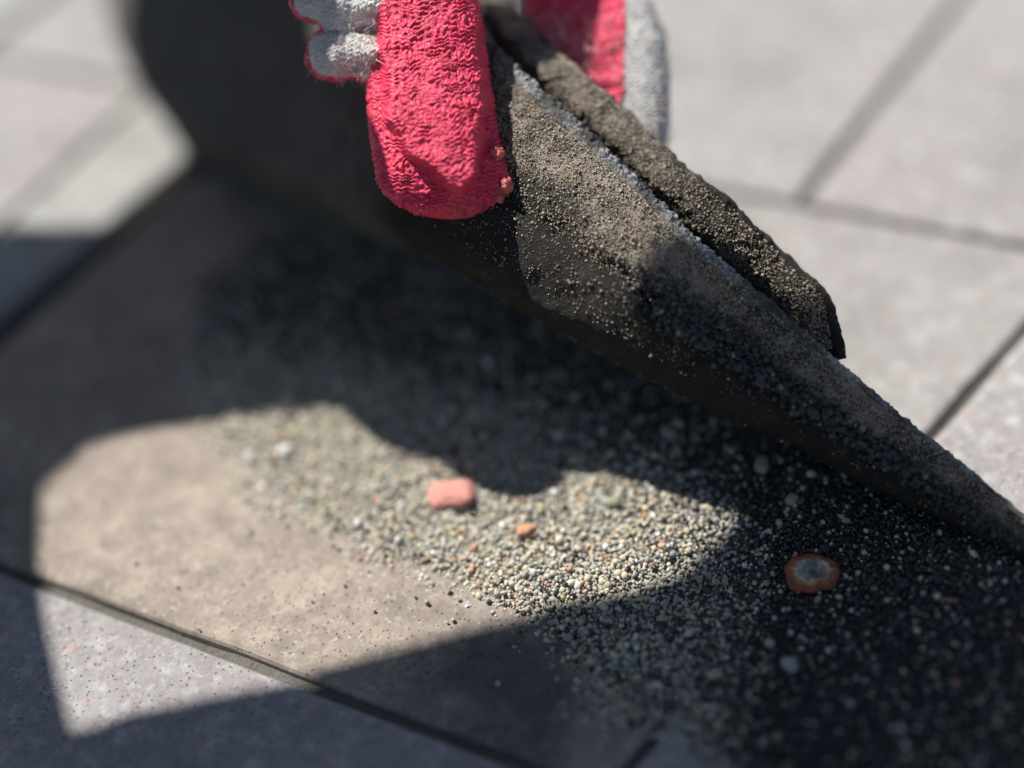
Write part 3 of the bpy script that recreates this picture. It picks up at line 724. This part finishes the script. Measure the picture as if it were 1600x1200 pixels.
# the fuzzy patch where the coating has worn through
fz = np.argwhere((yy > 30) & (yy < 190) & (xx > 835) & (xx < 965) & (np.sin(aa)[None] > .1)); sel2 = fz[rng.integers(0, len(fz), 900)]
S0 += [coat[a, b] for a, b in sel2]; N0 += [nT[a, b] + UP * .4 for a, b in sel2]
L0 = rng.uniform(.0018, .0055, len(S0)); pk = (rng.uniform(size=len(S0)) < .18).astype(float)
fibres(S0, N0, L0, pk)

# rest of the hand, above the frame: palm, knuckles, three curled fingers
def tube(P, R, na=28, nl=None, flat=1.0):
    P = np.array(P, float); R = np.array(R, float); k = np.concatenate([[0], np.cumsum(np.linalg.norm(np.diff(P, axis=0), axis=1))])
    nl = nl or max(12, int(k[-1] / .006)); u = np.linspace(0, k[-1], nl); C_ = spline(k, P, u); r = spline(k, R, u)
    t = np.gradient(C_, axis=0); t /= np.linalg.norm(t, axis=1)[:, None]
    ref = np.array([.31, .2, .93]); a1 = np.cross(t, ref); a1 /= np.linalg.norm(a1, axis=1)[:, None]; a2 = np.cross(t, a1)
    an = np.linspace(0, 2 * np.pi, na, endpoint=False)
    # rounded ends
    r = r * np.sqrt(np.clip(np.minimum(u + 1e-5, k[-1] - u + 1e-5) / (np.minimum(r, .3 * k[-1])), 0, 1) * (2 - np.clip(np.minimum(u, k[-1] - u) / np.minimum(r, .3 * k[-1]), 0, 1)))
    G_ = C_[:, None] + (a1[:, None] * np.cos(an)[None, :, None] + a2[:, None] * np.sin(an)[None, :, None] * flat) * r[:, None, None]
    return G_, grid_faces(nl, na, True)
wrist = lift(860, 475, .185)
for pts, rad in (([at(672, -180, .393), at(690, -330, .395), lift(1040, 500, .14), lift(960, 480, .165), wrist], [.013, .014, .016, .019, .022]),
                 ([at(850, -120, .405), at(810, -230, .400), lift(1040, 450, .135), lift(975, 470, .165)], [.008, .010, .013, .016])):
    G_, F_ = tube(pts, rad); G_ = G_ + .0012 * fbm(G_ * 90, 3)[..., None] * UP
    gpart('palm_knit', G_, F_, MAT_KNIT, attrs={'pit': np.zeros(G_.size // 3)})
for q_ in range(3):
    G_, F_ = tube([lift(985, 450, .16 + .004 * q_), lift(1040 + 8 * q_, 430 - 4 * q_, .15 + .012 * q_), lift(1110 - 8 * q_, 440, .142 + .016 * q_), lift(1100 - 14 * q_, 470, .128 + .018 * q_)], [.014, .012, .011, .009])
    gpart('curled_finger', G_, F_, MAT_KNIT, attrs={'pit': np.zeros(G_.size // 3)})
G_, F_ = tube([lift(680, 610, .192), lift(765, 680, .182), lift(838, 738, .170)], [.016, .0145, .0125]); gpart('shadow_stub', G_, F_, MAT_KNIT, attrs={'pit': np.zeros(G_.size // 3)})  # unseen blocker, added to notch the upper edge of the sunlit patch
G_, F_ = tube([lift(890, 480, .178), lift(785, 585, .188), lift(705, 600, .196), lift(650, 545, .208), lift(560, 500, .22)], [.018, .017, .024, .024, .026]); gpart('shadow_cuff', G_, F_, MAT_KNIT, attrs={'pit': np.zeros(G_.size // 3)})  # unseen bent tube, added to shade the ground above the sunlit patch

# body, unseen: jacket outline shaped to cast the shade around the sunlit patch
def ppart(name, V, F, mat): return under(mesh_obj(name, V, F, mat), person)
elbow = lift(60, 520, .34); shoulder = lift(-330, 660, .60)
a0 = lift(740, 530, .20)
G_, F_ = tube([a0, lift(620, 500, .225), lift(440, 490, .255), lift(240, 500, .29), elbow, lift(-120, 570, .46), shoulder], [.032, .031, .031, .032, .036, .046, .062], 36)
ppart('unseen_sleeve', G_ + .003 * fbm(G_ * 35, 3)[..., None], F_, MAT_JACKET)
G_, F_ = tube([lift(300, 470, .34), lift(470, 330, .28), lift(440, 120, .22), lift(400, -60, .17), lift(380, -260, .12)], [.034, .031, .029, .027, .024], 36)  # second sleeve, unseen, added to shade the shingle's upper left
ppart('unseen_sleeve', G_ + .003 * fbm(G_ * 35, 5)[..., None], F_, MAT_JACKET)
SHD = [(72, 640), (64, 760), (60, 870), (66, 950), (90, 1060), (110, 1140), (150, 1128), (190, 1112), (320, 1085), (440, 1062), (500, 1040), (640, 1005), (780, 968), (900, 945), (990, 930), (1062, 910),
       (1130, 884), (1178, 856), (1210, 806), (1262, 740), (1345, 718), (1440, 712), (1530, 790), (1660, 890), (1900, 1080), (1950, 1500), (1500, 2000), (600, 2100), (-300, 2000), (-900, 1500), (-900, 800), (-500, 500), (-100, 500)]
HB = .42
ring0 = np.array([lift(x, y, HB) for x, y in SHD]); c0 = lift(-100, 1900, HB)
# centre line deep inside the outline so that the body is thickest in its middle
rings = []
for s, t_h in ((1.0, 0), (.985, .25), (.95, .5), (.85, .8), (.65, 1.0), (.3, 1.1), (.02, 1.12)):
    rings.append(((ring0 - c0) * s + c0, t_h))
V = [r + SUN * .12 * t_ for r, t_ in rings[::-1]] + [r - SUN * .06 * t_ for r, t_ in rings[1:]]
V = np.stack(V, 0)
ppart('shadow_jacket', V, grid_faces(V.shape[0], V.shape[1], True), MAT_JACKET)
# hips, thighs, shins and boots: crouching to the far left
hip = lift(-1300, 1500, .50)
for s in (0, 1):
    h0 = hip + np.array([-.04, -.12 + .20 * s, -.02]); kn = h0 + np.array([-.36, .16, -.06 - .1 * s]); an_ = kn + np.array([.06, -.22, -.30 + .1 * s]); an_[2] = .10
    G_, F_ = tube([h0, (h0 + kn) / 2, kn, (kn + an_) / 2, an_], [.10, .085, .065, .058, .045], 28); ppart('trouser_leg', G_, F_, MAT_TROUSER)
    G_, F_ = tube([an_ + [0, .05, -.045], an_ + [0, -.05, -.05], an_ + [.0, -.19, -.06]], [.045, .048, .038], 24, flat=1.0); G_[..., 2] = np.maximum(G_[..., 2], .001); ppart('boot', G_, F_, MAT_BOOT)
hd = lift(1000, 2500, .66)
T, Pp = np.meshgrid(np.linspace(0, 2 * np.pi, 48, endpoint=False), np.linspace(.02, np.pi - .02, 32))
D = np.stack([np.sin(Pp) * np.cos(T), np.sin(Pp) * np.sin(T), np.cos(Pp)], -1)
face = np.array([.1, -.75, -.55]); face /= np.linalg.norm(face)
fx = np.array([1, .13, 0.]); fx /= np.linalg.norm(fx); fu = np.cross(fx, face); fu /= np.linalg.norm(fu)
rr = 1 + 0 * T
for (ax_, ay_, az_, wd, am_) in ((0, -.05, 1, .16, .20), (.35, .12, .93, .14, -.08), (-.35, .12, .93, .14, -.08), (0, -.42, .9, .2, .03), (1, 0, .1, .14, .10), (-1, 0, .1, .14, .10), (0, -.75, .65, .25, .08)):
    vv_ = fx * ax_ + fu * ay_ + face * az_; vv_ /= np.linalg.norm(vv_); rr = rr + am_ * np.exp(-(np.arccos(np.clip(D @ vv_, -1, 1)) / wd) ** 2)
Hd = hd + D * (rr * .095)[..., None] + (D @ fu)[..., None] * fu * .02
ppart('head', Hd, grid_faces(32, 48, True), MAT_SKIN)
cap = (D @ fu > .25) | ((D @ face) < -.2)
Fh = grid_faces(32, 48, True); cm = cap.ravel()
ppart('knitted_cap', hd + D * (rr * .104)[..., None] + (D @ fu)[..., None] * fu * .02, Fh[cm[Fh].all(1)], MAT_JACKET)
G_, F_ = tube([hd - fu * .04 - face * .03, lift(800, 2000, .58)], [.055, .065], 24, 10); ppart('neck', G_, F_, MAT_SKIN)
